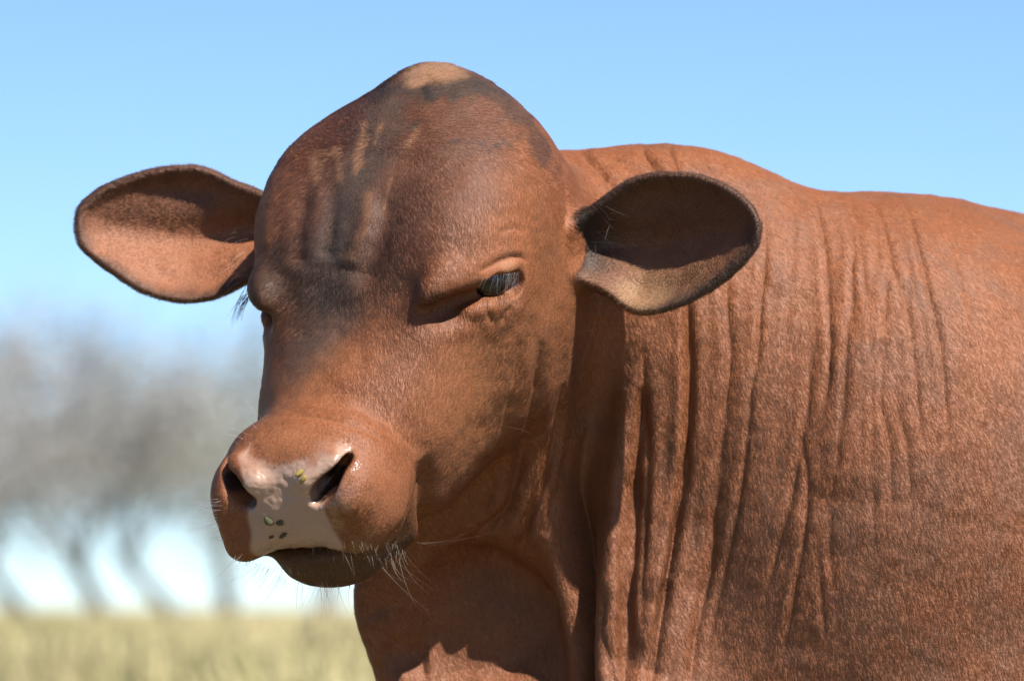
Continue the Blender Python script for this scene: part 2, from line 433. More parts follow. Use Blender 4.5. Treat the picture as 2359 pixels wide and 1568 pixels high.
# broad folds first: (depth, half-width, both in metres, line)
FOLDS = [
    (.020, .020, [(1372, 1000), (1345, 1150), (1325, 1280), (1312, 1420), (1300, 1680)]),
    (.028, .020, [(1392, 720), (1392, 860), (1372, 1000), (1345, 1130), (1325, 1280), (1315, 1420), (1310, 1680)]),
    (.010, .016, [(1250, 1240), (1200, 1380), (1150, 1500), (1120, 1570)]),
    (.010, .018, [(1455, 1080), (1450, 1250), (1440, 1400), (1432, 1570)]),
    (.008, .020, [(1530, 1330), (1510, 1450), (1490, 1570)]),
    (-.006, .022, [(1530, 760), (1530, 950), (1510, 1150), (1480, 1350), (1465, 1500)]),
    (-.005, .030, [(1640, 800), (1620, 1000), (1590, 1200), (1560, 1400), (1540, 1560)]),
    (.006, .025, [(1700, 880), (1660, 1080), (1620, 1330), (1600, 1570)]),
    (.004, .030, [(1860, 500), (1880, 700), (1850, 950), (1800, 1200)]),
    (-.004, .030, [(1980, 650), (1970, 900), (1940, 1150)]),
    (.008, .018, [(870, 1490), (920, 1510), (990, 1510)]),
    (.006, .016, [(820, 1350), (850, 1370), (880, 1420)]),
    (.042, .036, [(975, 1300), (1060, 1320), (1130, 1340), (1195, 1410), (1215, 1520), (1220, 1680)]),
    (.011, .013, [(975, 1050), (988, 1130), (985, 1200), (970, 1290)]),
    (.004, .010, [(718, 1300), (722, 1330), (722, 1365)]),
    (.0050, .013, [(880, 400), (885, 500), (850, 600), (830, 660)]),
    (.0036, .010, [(770, 400), (760, 500), (745, 600)]),
    (.0034, .010, [(705, 400), (690, 500), (680, 620)]),
    (-.0032, .012, [(835, 430), (842, 520), (800, 620)]),
    (.0015, .010, [(640, 480), (625, 560), (625, 650)]),
]
lines = [(dp, w, trace(pl)) for dp, w, pl in FOLDS]
fine = [(dp, w/PX, trace(pl)) for dp, w, pl in CREASES]
disp = np.zeros(len(CV))
for dp, w, L3 in lines:
    k = near_box(L3, w*3, SKIN)
    d, t, sx = line_dist(CV[k], L3)
    tap = np.clip(t/.25, 0, 1)*np.clip((1-t)/.12, 0, 1)
    disp[k] -= dp*np.exp(-(d/w)**2)*tap
CV = CV+CN*disp[:, None]; CN = normals(CV, CQ)
disp = np.zeros(len(CV))
for dp, w, L3 in fine:
    w = max(w*(.8 if L3[:, 0].mean() > .27 else 1.0), .0026)
    off = np.zeros(3)
    k = near_box(L3, w*6+.03, SKIN)
    # measure across the surface only: ignore the depth the broad folds added
    P = CV[k].copy(); Lq = L3.copy()
    P[:, 1] *= .25; Lq[:, 1] *= .25
    d, t, sx = line_dist(P, Lq)
    tap = np.sqrt(np.clip(t/.2, 0, 1)*np.clip((1-t)/.2, 0, 1))
    wob = 1+.15*np.sin(t*19+L3[0, 0]*300)
    v = np.exp(-np.abs(d/w)**1.25)*wob
    rg = np.exp(-((d-2.6*w)/(1.7*w))**2)*.26*np.where(sx < 0, 1.25, .7)
    face = np.clip((-CN[k, 1]+.1)*3, 0, 1)
    disp[k] += dp*(.58 if L3[:, 0].mean() > .27 else 1.0)*(-v+rg)*tap*face
CV = CV+CN*disp[:, None]
CN = normals(CV, CQ)

# ------------------------------------------------------------------ numpy noise
_tab = rng.random((64, 64, 64)).astype(f32)
def noise(P, sc):
    q = np.asarray(P, float)*sc+100.0
    i = np.floor(q).astype(int); f = q-i; f = f*f*(3-2*f)
    r = 0
    for a in (0, 1):
        for b in (0, 1):
            for c in (0, 1):
                w = (f[:, 0] if a else 1-f[:, 0])*(f[:, 1] if b else 1-f[:, 1])*(f[:, 2] if c else 1-f[:, 2])
                r = r+w*_tab[(i[:, 0]+a) & 63, (i[:, 1]+b) & 63, (i[:, 2]+c) & 63]
    return r*2-1
def fbm(P, sc, o=3):
    return sum(noise(P+7.1*k, sc*2**k)*.5**k for k in range(o))

def sst(x, a, b):
    t = np.clip((x-a)/(b-a), 0, 1); return t*t*(3-2*t)
_pd = [(546, 1062), (556, 1080), (590, 1086), (640, 1088), (690, 1088), (735, 1066), (783, 1040), (800, 1040), (790, 1062), (722, 1118), (716, 1142), (742, 1170), (766, 1200), (770, 1232), (745, 1262), (660, 1268), (590, 1268), (566, 1225), (572, 1172), (560, 1110)]
PAD_OUT = to_head(np.array([at(x, y, (0,)) for x, y in _pd], f32)).astype(float)[:, 1:3]
PAD_OUT[12:18, 1] = np.minimum(PAD_OUT[12:18, 1], [-.098, -.108, -.124, -.124, -.124, -.108])
# loose skin: faint hanging wrinkles between the creases, small unevenness everywhere
wz = np.array([1.0, .5, .07])
bend = .05*noise(CV, 5)
Pw = (CV+np.stack([bend, bend*0, bend*0], 1))*wz
rid = (1-np.abs(noise(Pw, 75))*1.6)+.6*(1-np.abs(noise(Pw+4, 150))*1.6)
PADW0 = sst(poly_sd(to_head(CV.astype(f32))[:, 1:3], np.array(PAD_OUT)), .002, -.004)*(PART == 0)*(to_head(CV.astype(f32))[:, 0] > .45)
wm = (PART == 1)*np.clip((CV[:, 2]-.80)/.12, .25, 1)*np.clip((.50-CV[:, 0])/.12, 0, 1)*np.clip(.55+.9*noise(CV+2, 9), 0, 1)
CV = CV+CN*(-.0006*wm*np.clip(rid-.2, 0, 2)+.0009*(PART < 2)*noise(CV, 38)+.0005*noise(CV+8, 95)+.0009*PADW0*(np.abs(noise(CV+1, 150))-.4+.5*np.abs(noise(CV*np.array([1, 1, 1.8])+6, 260))))[:, None]
CN = normals(CV, CQ)

# ------------------------------------------------------------------ pigment of the hide and hair, with some shade and sheen painted in
HL = to_head(CV.astype(f32)).astype(float)
col = np.tile(np.array([.36, .140, .064]), (len(CV), 1))
n1 = fbm(CV, 14); n2 = fbm(CV+3, 60); n3 = fbm(CV*np.array([1, 1, .16])+.06*fbm(CV, 9)[:, None]+9, 34)
def blend(w, c):
    global col
    w = np.clip(w, 0, 1)[:, None]; col = col*(1-w)+np.array(c)*w
def blob(x, y, r, c, a=1.0, soft=.6, nz=.35, parts=(0, 1)):
    p = at(x, y, parts); e = np.linalg.norm(CV-p, axis=1)/r*(1+nz*n2*.5+nz*n1*.5)
    blend(a*(1-sst(e, 1-soft, 1+soft*.3)), c)
def streak(pl, w, c, a=1.0, nz=.4, parts=(0, 1)):
    L3 = trace(pl, 10, parts); k = near_box(L3, w*2.5, np.ones(len(CV), bool))
    d, t, sx = line_dist(CV[k], L3)
    ww = np.zeros(len(CV)); ww[k] = a*(1-sst(d/w*(1+nz*n2[k]), .25, 1.1))
    blend(ww, c)
RED = (.36, .14, .064); DARK = (.125, .052, .036); GREY = (.095, .066, .060); TAN = (.47, .28, .185); BLACK = (.022, .018, .018)
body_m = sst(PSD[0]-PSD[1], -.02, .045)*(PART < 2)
blend(body_m*(.32+.12*n1)*sst(CV[:, 2], 1.10, .84), (.25, .116, .074))  # greyed low on the body to stand in for sky sheen
blend(body_m*sst(CV[:, 0], .14, .22)*sst(n3, -.3, 1.0)*.45, (.27, .145, .105))
hm = PART == 0
# darker front of the face
wf = sst(np.abs(HL[:, 1]), .13, .05)*sst(HL[:, 0], .37, .22)*sst(HL[:, 2], -.12, -.03)
blend(hm*wf*.92, DARK)
blend(hm*sst(np.abs(HL[:, 1]+.012+.012*n1), .045, .008)*sst(HL[:, 0], .36, .25)*sst(HL[:, 0], .03, .09)*sst(HL[:, 2], -.1, -.03)*(.75+.5*n2), GREY)
blob(960, 310, .055, (.17, .07, .042), .6)
blob(1060, 270, .06, (.19, .075, .042), .6)
blob(1010, 420, .085, (.20, .085, .052), .65); blob(905, 480, .05, (.12, .055, .038), .6)
for x, y, r in ((890, 300, .025), (850, 370, .03), (800, 450, .03), (760, 560, .03), (740, 640, .04), (725, 735, .045), (705, 815, .035)): blob(x, y, r, GREY, .55)
streak([(1060, 165), (1130, 205), (1195, 255), (1235, 305), (1248, 350)], .022, (.07, .05, .045), .65, .9)
streak([(870, 215), (930, 200), (980, 215), (1050, 195), (1100, 180)], .019, (.065, .05, .045), .75, .9)
blob(985, 150, .030, TAN, 1.0, .6); blob(1020, 165, .024, TAN, .9); blob(960, 185, .014, TAN, .8)
streak([(972, 200), (985, 225), (995, 232)], .006, BLACK, .95)
for pl, w in (([(836, 283), (828, 330), (820, 395)], .006), ([(724, 345), (724, 375), (728, 410)], .006), ([(778, 342), (780, 375), (783, 405)], .005),
              ([(875, 288), (862, 325)], .003), ([(955, 300), (938, 332)], .0035), ([(1055, 362), (1000, 395)], .003), ([(680, 372), (655, 385)], .003), ([(738, 425), (736, 460)], .0025), ([(900, 400), (880, 470)], .003)):
    streak(pl, w, (.40, .215, .135), .75, .7)
streak([(850, 440), (842, 520), (800, 600)], .007, (.26, .125, .065), .5)
blob(1180, 560, .04, (.42, .17, .085), .6); blob(1178, 610, .014, (.46, .22, .13), .8)
blob(1000, 700, .018, (.06, .03, .022), .5); blob(600, 640, .045, (.06, .038, .030), .75)  # brow shade painted into the tear groove; dark far brow
blob(1130, 900, .085, (.40, .165, .072), .6, .9, .15); blob(1200, 1000, .06, (.38, .155, .07), .5, .9, .15)
blob(1150, 650, .010, (.02, .014, .012), .9)
streak([(1105, 655), (1150, 640), (1205, 632)], .0035, (.02, .014, .012), .9, .1)
# muzzle: bare nose pad, pale lower muzzle, dark lips
blob(700, 1010, .05, (.42, .17, .08), .7)
pq = np.stack([HL[:, 1], HL[:, 2]*1.0], 1)
psd = poly_sd(pq.astype(f32), np.array(PAD_OUT))
padw = sst(psd+.0012*n2+.0028*noise(CV+2, 70), .003, -.002)*sst(HL[:, 0], .435, .455)*hm
blend(padw, (.60, .43, .38))
blend(padw*sst(HL[:, 2], -.05, -.09)*.25, (.55, .37, .33))
lipw = hm*sst(HL[:, 0], .40, .43)*sst(HL[:, 2], -.117, -.124)
blend(lipw*.85*sst(np.abs(HL[:, 1]), .082, .055), (.105, .058, .030))
blend(hm*sst(HL[:, 0], .43, .45)*sst(np.abs(HL[:, 1]-.062), .02, .006)*sst(HL[:, 2], -.085, -.105)*.6*(.6+n2), (.40, .24, .12))
nin = np.minimum(np.linalg.norm((HL-np.array([.468, .046, -.054])), axis=1), np.linalg.norm((HL-np.array([.468, -.046, -.054])), axis=1))
NOSD = np.minimum(*[ell(np.stack([HL[:, 0], sg*HL[:, 1], HL[:, 2]], 1).astype(f32), (.474, .0435, -.0555), (.022, .0098, .030), NOSR) for sg in (1, -1)])
blend(hm*sst(NOSD, .0005, -.0015), (.05, .022, .018))
# ears
en = PART == 2; ef = PART == 3
es_n = -poly_sd(CV[:, [0, 2]].astype(f32), EARN['poly']); es_f = -poly_sd(CV[:, [0, 2]].astype(f32), EARF['poly'])
inn = CN[:, 1] < .1
blend(en*1.0, (.33, .16, .095)); blend(ef*1.0, (.42, .175, .095))
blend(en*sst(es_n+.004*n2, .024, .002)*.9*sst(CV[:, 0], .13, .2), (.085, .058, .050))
blend(en*sst(CV[:, 2], 1.165, 1.2)*.8, (.15, .072, .046)); blend(en*sst(CV[:, 0], .19, .14)*sst(CV[:, 2], 1.135, 1.165)*.9, (.035, .024, .021))  # upper hollow darkened as painted rim shade; black hair at the base
blend(ef*sst(es_f+.004*n2, .020, .002)*.8, (.115, .062, .045)); blend(ef*sst(CV[:, 2], 1.19, 1.225)*.6, (.14, .065, .045))  # dark rim hair; upper part darkened as painted rim shade
blob(1480, 680, .035, (.44, .27, .165), .8, parts=(2,)); blob(1600, 630, .02, (.30, .17, .10), .5, parts=(2,))
wet = padw*.6
for x, y, r in ((755, 1055, .016), (790, 1150, .014), (760, 1170, .012), (770, 1205, .010)):
    p = at(x, y); wet = np.maximum(wet, hm*sst(np.linalg.norm(CV-p, axis=1)/r*(1+.4*n2), 1.3, .5))
blend(hm*sst(np.linalg.norm(CV-at(785, 1140), axis=1), .020, .006)*.6, (.46, .24, .17))
col *= (1+.05*n2+.04*n1)[:, None]*(1.05+.08*body_m)[:, None]
col = np.clip(col*np.array([.585, .515, .415]), .006, .8)

def mesh_obj(name, V, Q, mats, parent=None, smooth=True):
    me = bpy.data.meshes.new(name)
    V = np.asarray(V); Q = np.asarray(Q)
    me.vertices.add(len(V)); me.vertices.foreach_set('co', V.astype(f32).ravel())
    k = Q.shape[1]
    me.loops.add(Q.size); me.loops.foreach_set('vertex_index', Q.astype(np.int32).ravel())
    me.polygons.add(len(Q)); me.polygons.foreach_set('loop_start', np.arange(0, Q.size, k, dtype=np.int32))
    if smooth: me.polygons.foreach_set('use_smooth', np.ones(len(Q), bool))
    me.update(calc_edges=True); me.validate()
    for m in mats: me.materials.append(m)
    o = bpy.data.objects.new(name, me); COL.objects.link(o)
    if parent: o.parent = parent
    return o
def mat(name, col, rough=.6):
    m = bpy.data.materials.new(name); m.use_nodes = True
    b = m.node_tree.nodes['Principled BSDF']
    b.inputs['Base Color'].default_value = (*col, 1); b.inputs['Roughness'].default_value = rough
    return m

def nt(m):
    return m.node_tree.nodes, m.node_tree.links
hide = mat('hide', (.3, .13, .06), .62)
N_, L_ = nt(hide); bs = N_['Principled BSDF']
at_ = N_.new('ShaderNodeAttribute'); at_.attribute_name = 'pigment'
L_.new(at_.outputs['Color'], bs.inputs['Base Color'])
ar = N_.new('ShaderNodeAttribute'); ar.attribute_name = 'bare'
mr = N_.new('ShaderNodeMapRange'); mr.inputs['To Min'].default_value = .62; mr.inputs['To Max'].default_value = .30
aw = N_.new('ShaderNodeAttribute'); aw.attribute_name = 'wet'; mr.inputs['To Max'].default_value = .18
L_.new(aw.outputs['Fac'], mr.inputs['Value']); L_.new(mr.outputs['Result'], bs.inputs['Roughness'])
bs.inputs['Specular IOR Level'].default_value = .35
nw = N_.new('ShaderNodeTexNoise'); nw.inputs['Scale'].default_value = 330; nw.inputs['Detail'].default_value = 2
bw_ = N_.new('ShaderNodeBump'); bw_.inputs['Strength'].default_value = .9; bw_.inputs['Distance'].default_value = .002
L_.new(nw.outputs['Fac'], bw_.inputs['Height']); L_.new(bw_.outputs['Normal'], bs.inputs['Coat Normal'])
L_.new(aw.outputs['Fac'], bs.inputs['Coat Weight']); bs.inputs['Coat Roughness'].default_value = .12
vo = N_.new('ShaderNodeTexVoronoi'); vo.inputs['Scale'].default_value = 190; vo.feature = 'DISTANCE_TO_EDGE'
ns = N_.new('ShaderNodeTexNoise'); ns.inputs['Scale'].default_value = 700; ns.inputs['Detail'].default_value = 3
mx = N_.new('ShaderNodeMix'); mx.data_type = 'FLOAT'
L_.new(ar.outputs['Fac'], mx.inputs[0]); L_.new(ns.outputs['Fac'], mx.inputs[2]); L_.new(vo.outputs['Distance'], mx.inputs[3])
bp = N_.new('ShaderNodeBump'); bp.inputs['Strength'].default_value = .7; bp.inputs['Distance'].default_value = .0012
L_.new(mx.outputs[0], bp.inputs['Height']); L_.new(bp.outputs['Normal'], bs.inputs['Normal'])
body = mesh_obj('body', CV, CQ, [hide])
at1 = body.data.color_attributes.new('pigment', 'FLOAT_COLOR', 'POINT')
at1.data.foreach_set('color', np.concatenate([col*.84, np.ones((len(col), 1))], 1).astype(f32).ravel())  # hide darkened throughout to stand for shade between the strands
at2 = body.data.attributes.new('bare', 'FLOAT', 'POINT'); at2.data.foreach_set('value', padw.astype(f32))
at3 = body.data.attributes.new('wet', 'FLOAT', 'POINT'); at3.data.foreach_set('value', wet.astype(f32))
cow = bpy.data.objects.new('cow', None); COL.objects.link(cow)
cow.location = (.5, .2, 0); bpy.context.view_layer.update()
def adopt(o, p=None):
    o.parent = p or cow; o.matrix_parent_inverse = (p or cow).matrix_world.inverted()
adopt(body)
cow['label'] = 'reddish brown polled cow with wrinkled neck, pale scuffed poll and heavy lidded eyes'; cow['category'] = 'cow'

# ------------------------------------------------------------------ the pasture
def ground_mat():
    m = mat('dry_pasture', (.3, .27, .13), .9); n, l = nt(m)
    t = n.new('ShaderNodeTexNoise'); t.inputs['Scale'].default_value = .35; t.inputs['Detail'].default_value = 8
    g = n.new('ShaderNodeNewGeometry'); l.new(g.outputs['Position'], t.inputs['Vector'])
    r = n.new('ShaderNodeValToRGB'); r.color_ramp.elements[0].position = .35; r.color_ramp.elements[0].color = (.085, .075, .040, 1)
    r.color_ramp.elements[1].position = .68; r.color_ramp.elements[1].color = (.17, .145, .075, 1)  # unseen ground around the cow, darkened to cut bounce light on its underside
    l.new(t.outputs['Fac'], r.inputs['Fac'])
    ln_ = n.new('ShaderNodeVectorMath'); ln_.operation = 'LENGTH'; l.new(g.outputs['Position'], ln_.inputs[0])
    mr2 = n.new('ShaderNodeMapRange'); mr2.inputs['From Min'].default_value = 9; mr2.inputs['From Max'].default_value = 30
    l.new(ln_.outputs['Value'], mr2.inputs['Value'])
    mm = n.new('ShaderNodeMix'); mm.data_type = 'RGBA'; mm.inputs[7].default_value = (.30, .265, .13, 1)
    l.new(mr2.outputs['Result'], mm.inputs[0]); l.new(r.outputs['Color'], mm.inputs[6])
    l.new(mm.outputs[2], n['Principled BSDF'].inputs['Base Color'])
    return m
gx = np.linspace(-1, 1, 61); gx = np.sign(gx)*np.abs(gx)**3*2500
GX, GY = np.meshgrid(gx, gx+300, indexing='ij')
GZ = -.002+.12*np.clip((np.hypot(GX, GY)-25)/60, 0, 1)*np.sin(GX*.05+1)*np.sin(GY*.031)
gi = np.arange(61*61).reshape(61, 61)
ground = mesh_obj('ground', np.stack([GX, GY, GZ], -1).reshape(-1, 3), np.stack([gi[:-1, :-1], gi[1:, :-1], gi[1:, 1:], gi[:-1, 1:]], -1).reshape(-1, 4), [ground_mat()])
ground['kind'] = 'structure'; ground['label'] = 'open dry pasture reaching the horizon'
# tall dry grass
NG = 150000
r_ = 9*np.exp(rng.random(NG)*math.log(130/9)); th = np.where(rng.random(NG) < .6, rng.uniform(-.2, .12, NG), rng.uniform(-.6, .5, NG))
gxp = .072+r_*np.sin(th); gyp = -5+r_*np.cos(th)
keep = ~((gxp > -.5) & (gxp < 2.4) & (gyp < 1.6)) & (gyp > 2.5)
gxp, gyp, r_ = gxp[keep], gyp[keep], r_[keep]; n_ = len(gxp)
clump = noise(np.stack([gxp, gyp, gyp*0], 1), .55); clump2 = noise(np.stack([gxp, gyp, gyp*0+50], 1), .17)
hgt = (.56+.16*clump+.07*clump2)*rng.uniform(.75, 1.12, n_)
wid = (.004+.00035*r_)*rng.uniform(.6, 1.5, n_); ang = rng.uniform(0, math.pi, n_)
lean = rng.normal(0, .13, (n_, 2))
B = np.stack([gxp, gyp, np.zeros(n_)], 1); wv = np.stack([np.cos(ang), np.sin(ang), np.zeros(n_)], 1)*wid[:, None]
mid = B+np.stack([lean[:, 0]*.35, lean[:, 1]*.35, hgt*.6], 1); top = B+np.stack([lean[:, 0], lean[:, 1], hgt], 1)
GV = np.stack([B-wv, B+wv, mid+wv*.9, mid-wv*.9, top+wv*.35, top-wv*.35], 1).reshape(-1, 3)
o_ = np.arange(n_)[:, None]*6
GQ = np.concatenate([o_+np.array([[0, 1, 2, 3]]), o_+np.array([[3, 2, 4, 5]])])
gm = mat('dry_grass', (.5, .45, .2), .7); n, l = nt(gm)
a = n.new('ShaderNodeAttribute'); a.attribute_name = 'tint'; l.new(a.outputs['Color'], n['Principled BSDF'].inputs['Base Color'])
n['Principled BSDF'].inputs['Specular IOR Level'].default_value = .2
grass = mesh_obj('grass', GV, GQ, [gm], smooth=False); grass['kind'] = 'stuff'; grass['label'] = 'tall dry yellow green grass of the pasture'
mixg = np.clip(.5+.55*clump+.3*clump2+.25*rng.normal(size=n_), 0, 1)[:, None]
gc = np.array([.19, .20, .07])*(1-mixg)+np.array([.42, .355, .19])*mixg
ta = grass.data.color_attributes.new('tint', 'FLOAT_COLOR', 'POINT')
ta.data.foreach_set('color', np.repeat(np.concatenate([gc, np.ones((n_, 1))], 1), 6, 0).astype(f32).ravel())

# ------------------------------------------------------------------ far trees
bark = mat('grey_bark', (.17, .15, .135), .9)
def leaf_mat(name, c):
    m = mat(name, c, .7); m.node_tree.nodes['Principled BSDF'].inputs['Specular IOR Level'].default_value = .2
    return m
def tube_mesh(path, rads, k=7):
    V = []; Q = []
    for i, (p, r) in enumerate(zip(path, rads)):
        for j in range(k):
            a = 2*math.pi*j/k; V.append((p[0]+r*math.cos(a), p[1]+r*math.sin(a), p[2]))
    for i in range(len(path)-1):
        for j in range(k): Q.append((i*k+j, i*k+(j+1) % k, (i+1)*k+(j+1) % k, (i+1)*k+j))
    return V, Q
def far_tree(xb, dist, lean, height, spread, leafc, nleaf, label, fork, seed):
    r = np.random.default_rng(seed)
    s = dist/(PX*DIST); base = np.array([.072+(xb-1179)*s, -5+dist, 0.0])
    o = bpy.data.objects.new('pasture_tree', None); COL.objects.link(o); o.location = base
    o['label'] = label; o['category'] = 'tree'; o['group'] = 'bare grey trees along the far edge of the pasture'
    bpy.context.view_layer.update()
    V = []; Q = []; tips = []
    def add(path, rads):
        v, q = tube_mesh(path, rads); b = len(V); V.extend(v); Q.extend([tuple(b+i for i in f) for f in q])
    fk = height*fork
    tp = [np.array([lean*(t**1.2), .0, fk*t]) for t in np.linspace(0, 1, 6)]
    add(tp, np.linspace(.32, .22, 6)*height/8)
    def limb(p, d, L, rad, lev):
        path = [p]; q = p.copy(); dd = d/np.linalg.norm(d)
        for i in range(4):
            dd = dd+r.normal(0, .16, 3)+np.array([0, 0, .05]); dd /= np.linalg.norm(dd); q = q+dd*L/4; path.append(q)
        add(path, np.linspace(rad, rad*.5, 5))
        if lev == 0:
            tips.extend(path[2:]); return
        for i in range(4 if lev > 1 else 5):
            k = r.integers(2, 5); e = dd+r.normal(0, .62, 3)*np.array([1, 1, .7]); limb(path[k], e, L*r.uniform(.5, .75), rad*.45, lev-1)
        tips.append(path[-1])
    for i in range(5):
        a = 2*math.pi*(i+r.random()*.6)/5
        limb(tp[-1-(i % 2)], np.array([math.cos(a)*spread, math.sin(a)*spread, 1.0]), height*(1-fork)*r.uniform(.55, .8), .11*height/8, 2)
    trunk = mesh_obj('trunk', np.array(V), np.array(Q), [bark], o)
    tips = np.array(tips)
    ii = r.integers(0, len(tips), nleaf)
    c = tips[ii]+r.normal(0, .55, (nleaf, 3))*height/8
    sz = r.uniform(.035, .10, nleaf)[:, None]*height/8
    u = r.normal(size=(nleaf, 3)); u /= np.linalg.norm(u, axis=1)[:, None]
    w = np.cross(u, r.normal(size=(nleaf, 3))); w /= np.linalg.norm(w, axis=1)[:, None]
    LV = np.stack([c-u*sz*1.5, c+w*sz*.6, c+u*sz*1.5, c-w*sz*.6], 1).reshape(-1, 3)
    crown = mesh_obj('crown', LV, np.arange(nleaf*4).reshape(-1, 4), [leaf_mat('sparse_leaves', leafc)], o, smooth=False)
    return o
GREYL = (.275, .27, .265); OLIVE = (.245, .25, .21)
far_tree(78, 150, -1.6, 7.6, .9, GREYL, 6000, 'bare grey tree nearest the left edge of the picture, trunk leaning left', .30, 1)
far_tree(255, 146, -1.0, 8.0, 1.0, GREYL, 7200, 'grey tree with leaning trunk below the left ear tip', .26, 2)
far_tree(425, 150, -1.7, 7.5, 1.0, OLIVE, 6000, 'sparse tree left of the muzzle with its trunk bending left', .28, 3)
far_tree(530, 170, -.3, 8.4, .9, OLIVE, 7200, 'thin trunked tree partly hidden behind the muzzle', .30, 4)
far_tree(-120, 160, .6, 8.2, .9, GREYL, 6600, 'tree at the very left edge with only its branches showing', .30, 5)
far_tree(740, 165, .5, 8.2, .9, GREYL, 6600, 'tree standing behind the head, mostly hidden by it', .30, 6)

# ------------------------------------------------------------------ eyes
def eyeball(sign):
    c = from_head((.222, .1085*sign, -.0625)); r = .0195
    me = bpy.data.meshes.new('eye'); import bmesh
    bm = bmesh.new(); bmesh.ops.create_uvsphere(bm, u_segments=32, v_segments=20, radius=r)
    bm.to_mesh(me); bm.free()
    for p in me.polygons: p.use_smooth = True
    m = mat('eye_wet', (.006, .004, .003), .12); me.materials.append(m)
    o = bpy.data.objects.new('eye', me); COL.objects.link(o); o.location = c; adopt(o)
    bpy.context.view_layer.update()
    return o
bpy.context.view_layer.update()
eyeball(1); eyeball(-1)

# ------------------------------------------------------------------ hair
def hair_obj(name, pts, rad, cols, material, parent=None, nrm=None):
    """pts (n, k, 3), rad (n, k), cols (n, 3)"""
    n, k = pts.shape[:2]
    cu = bpy.data.hair_curves.new(name); cu.add_curves([k]*n)
    cu.attributes['position'].data.foreach_set('vector', pts.astype(f32).ravel())
    ra = cu.attributes.get('radius') or cu.attributes.new('radius', 'FLOAT', 'POINT')
    ra.data.foreach_set('value', rad.astype(f32).ravel())
    ca = cu.attributes.new('strand', 'FLOAT_COLOR', 'CURVE')
    ca.data.foreach_set('color', np.concatenate([cols, np.ones((n, 1))], 1).astype(f32).ravel())
    if nrm is not None:
        na = cu.attributes.new('hide_normal', 'FLOAT_VECTOR', 'CURVE'); na.data.foreach_set('vector', nrm.astype(f32).ravel())
    cu.materials.append(material)
    o = bpy.data.objects.new(name, cu); COL.objects.link(o); adopt(o, parent)
    return o
def hair_mat(name, rough=.35, hairbsdf=True, coat=False):
    m = bpy.data.materials.new(name); m.use_nodes = True
    n, l = nt(m); out = n['Material Output']; a = n.new('ShaderNodeAttribute'); a.attribute_name = 'strand'
    if coat:                      # a short lying coat: lit like the hide it covers, with a strand sheen
        b = n['Principled BSDF']; b.inputs['Roughness'].default_value = .55; b.inputs['Specular IOR Level'].default_value = .3
        l.new(a.outputs['Color'], b.inputs['Base Color'])
        v = n.new('ShaderNodeAttribute'); v.attribute_name = 'hide_normal'; l.new(v.outputs['Vector'], b.inputs['Normal'])
        h = n.new('ShaderNodeBsdfHairPrincipled'); h.parametrization = 'COLOR'; l.new(a.outputs['Color'], h.inputs['Color'])
        h.inputs['Roughness'].default_value = rough; h.inputs['Radial Roughness'].default_value = .5
        m2 = n.new('ShaderNodeMixShader'); m2.inputs[0].default_value = .16
        l.new(b.outputs['BSDF'], m2.inputs[1]); l.new(h.outputs['BSDF'], m2.inputs[2]); l.new(m2.outputs['Shader'], out.inputs['Surface'])
    elif hairbsdf:
        n.remove(n['Principled BSDF'])
        h = n.new('ShaderNodeBsdfHairPrincipled'); h.parametrization = 'COLOR'
        l.new(a.outputs['Color'], h.inputs['Color']); h.inputs['Roughness'].default_value = rough; h.inputs['Radial Roughness'].default_value = .5
        l.new(h.outputs['BSDF'], out.inputs['Surface'])
    else:
        b = n['Principled BSDF']; b.inputs['Roughness'].default_value = rough; l.new(a.outputs['Color'], b.inputs['Base Color'])
    return m
SC.cycles_curves.shape = 'RIBBONS'
NF = 620000
tri = np.concatenate([CQ[:, [0, 1, 2]], CQ[:, [0, 2, 3]]])
cen = CV[tri].mean(1); tn = np.cross(CV[tri[:, 1]]-CV[tri[:, 0]], CV[tri[:, 2]]-CV[tri[:, 0]])
ar_ = np.linalg.norm(tn, axis=1)*.5; tn /= (2*ar_[:, None]+1e-12)
dens = ar_*(.02+.98*sst(cen[:, 0], .95, .62))*(.02+.98*sst(cen[:, 2], .52, .76))*(.05+.95*sst(cen[:, 1], .40, .20))*(.15+.85*sst(tn[:, 1], .6, .3))
dens *= 1-np.clip(padw[tri].mean(1)*1.3, 0, 1)
hsd = PSD[:, tri[:, 0]]
dens *= np.where(PART[tri[:, 0]] == 0, 1.25, 1.0)
hc = to_head(cen.astype(f32))
nos = np.minimum(np.linalg.norm((hc-np.array([.470, .047, -.052], f32))*np.array([1, 1, 1]), axis=1), np.linalg.norm(hc-np.array([.470, -.047, -.052], f32), axis=1))
dens *= np.clip(NOSD[tri].mean(1)/.006, 0, 1)*(1-.7*np.clip(wet[tri].mean(1), 0, 1))
pr = dens/dens.sum()
ids = np.searchsorted(np.cumsum(pr), rng.random(NF)); ids = np.clip(ids, 0, len(tri)-1)
b0 = rng.random((NF, 2)); fl = b0.sum(1) > 1; b0[fl] = 1-b0[fl]
t3 = tri[ids]
bw = np.stack([1-b0.sum(1), b0[:, 0], b0[:, 1]], 1)[:, :, None]
root = (CV[t3]*bw).sum(1); rn = (CN[t3]*bw).sum(1); rn /= np.linalg.norm(rn, axis=1)[:, None]
rc = (col[t3]*bw).sum(1); rp = PART[t3[:, 0]]; rh = to_head(root.astype(f32)).astype(float)
flow = np.tile(np.array([.42, .05, -.9]), (NF, 1))
hd = np.tile(Fv*.85, (NF, 1))+np.outer(np.clip(rh[:, 1]/.06, -1, 1), Lv)*.55
upw = sst(rh[:, 0], .17, .08)[:, None]
hd = hd*(1-upw)+(-Fv*.4+np.outer(np.tanh((rh[:, 1]+.01+.02*noise(root, 25))/.035), Lv)*.8)*upw
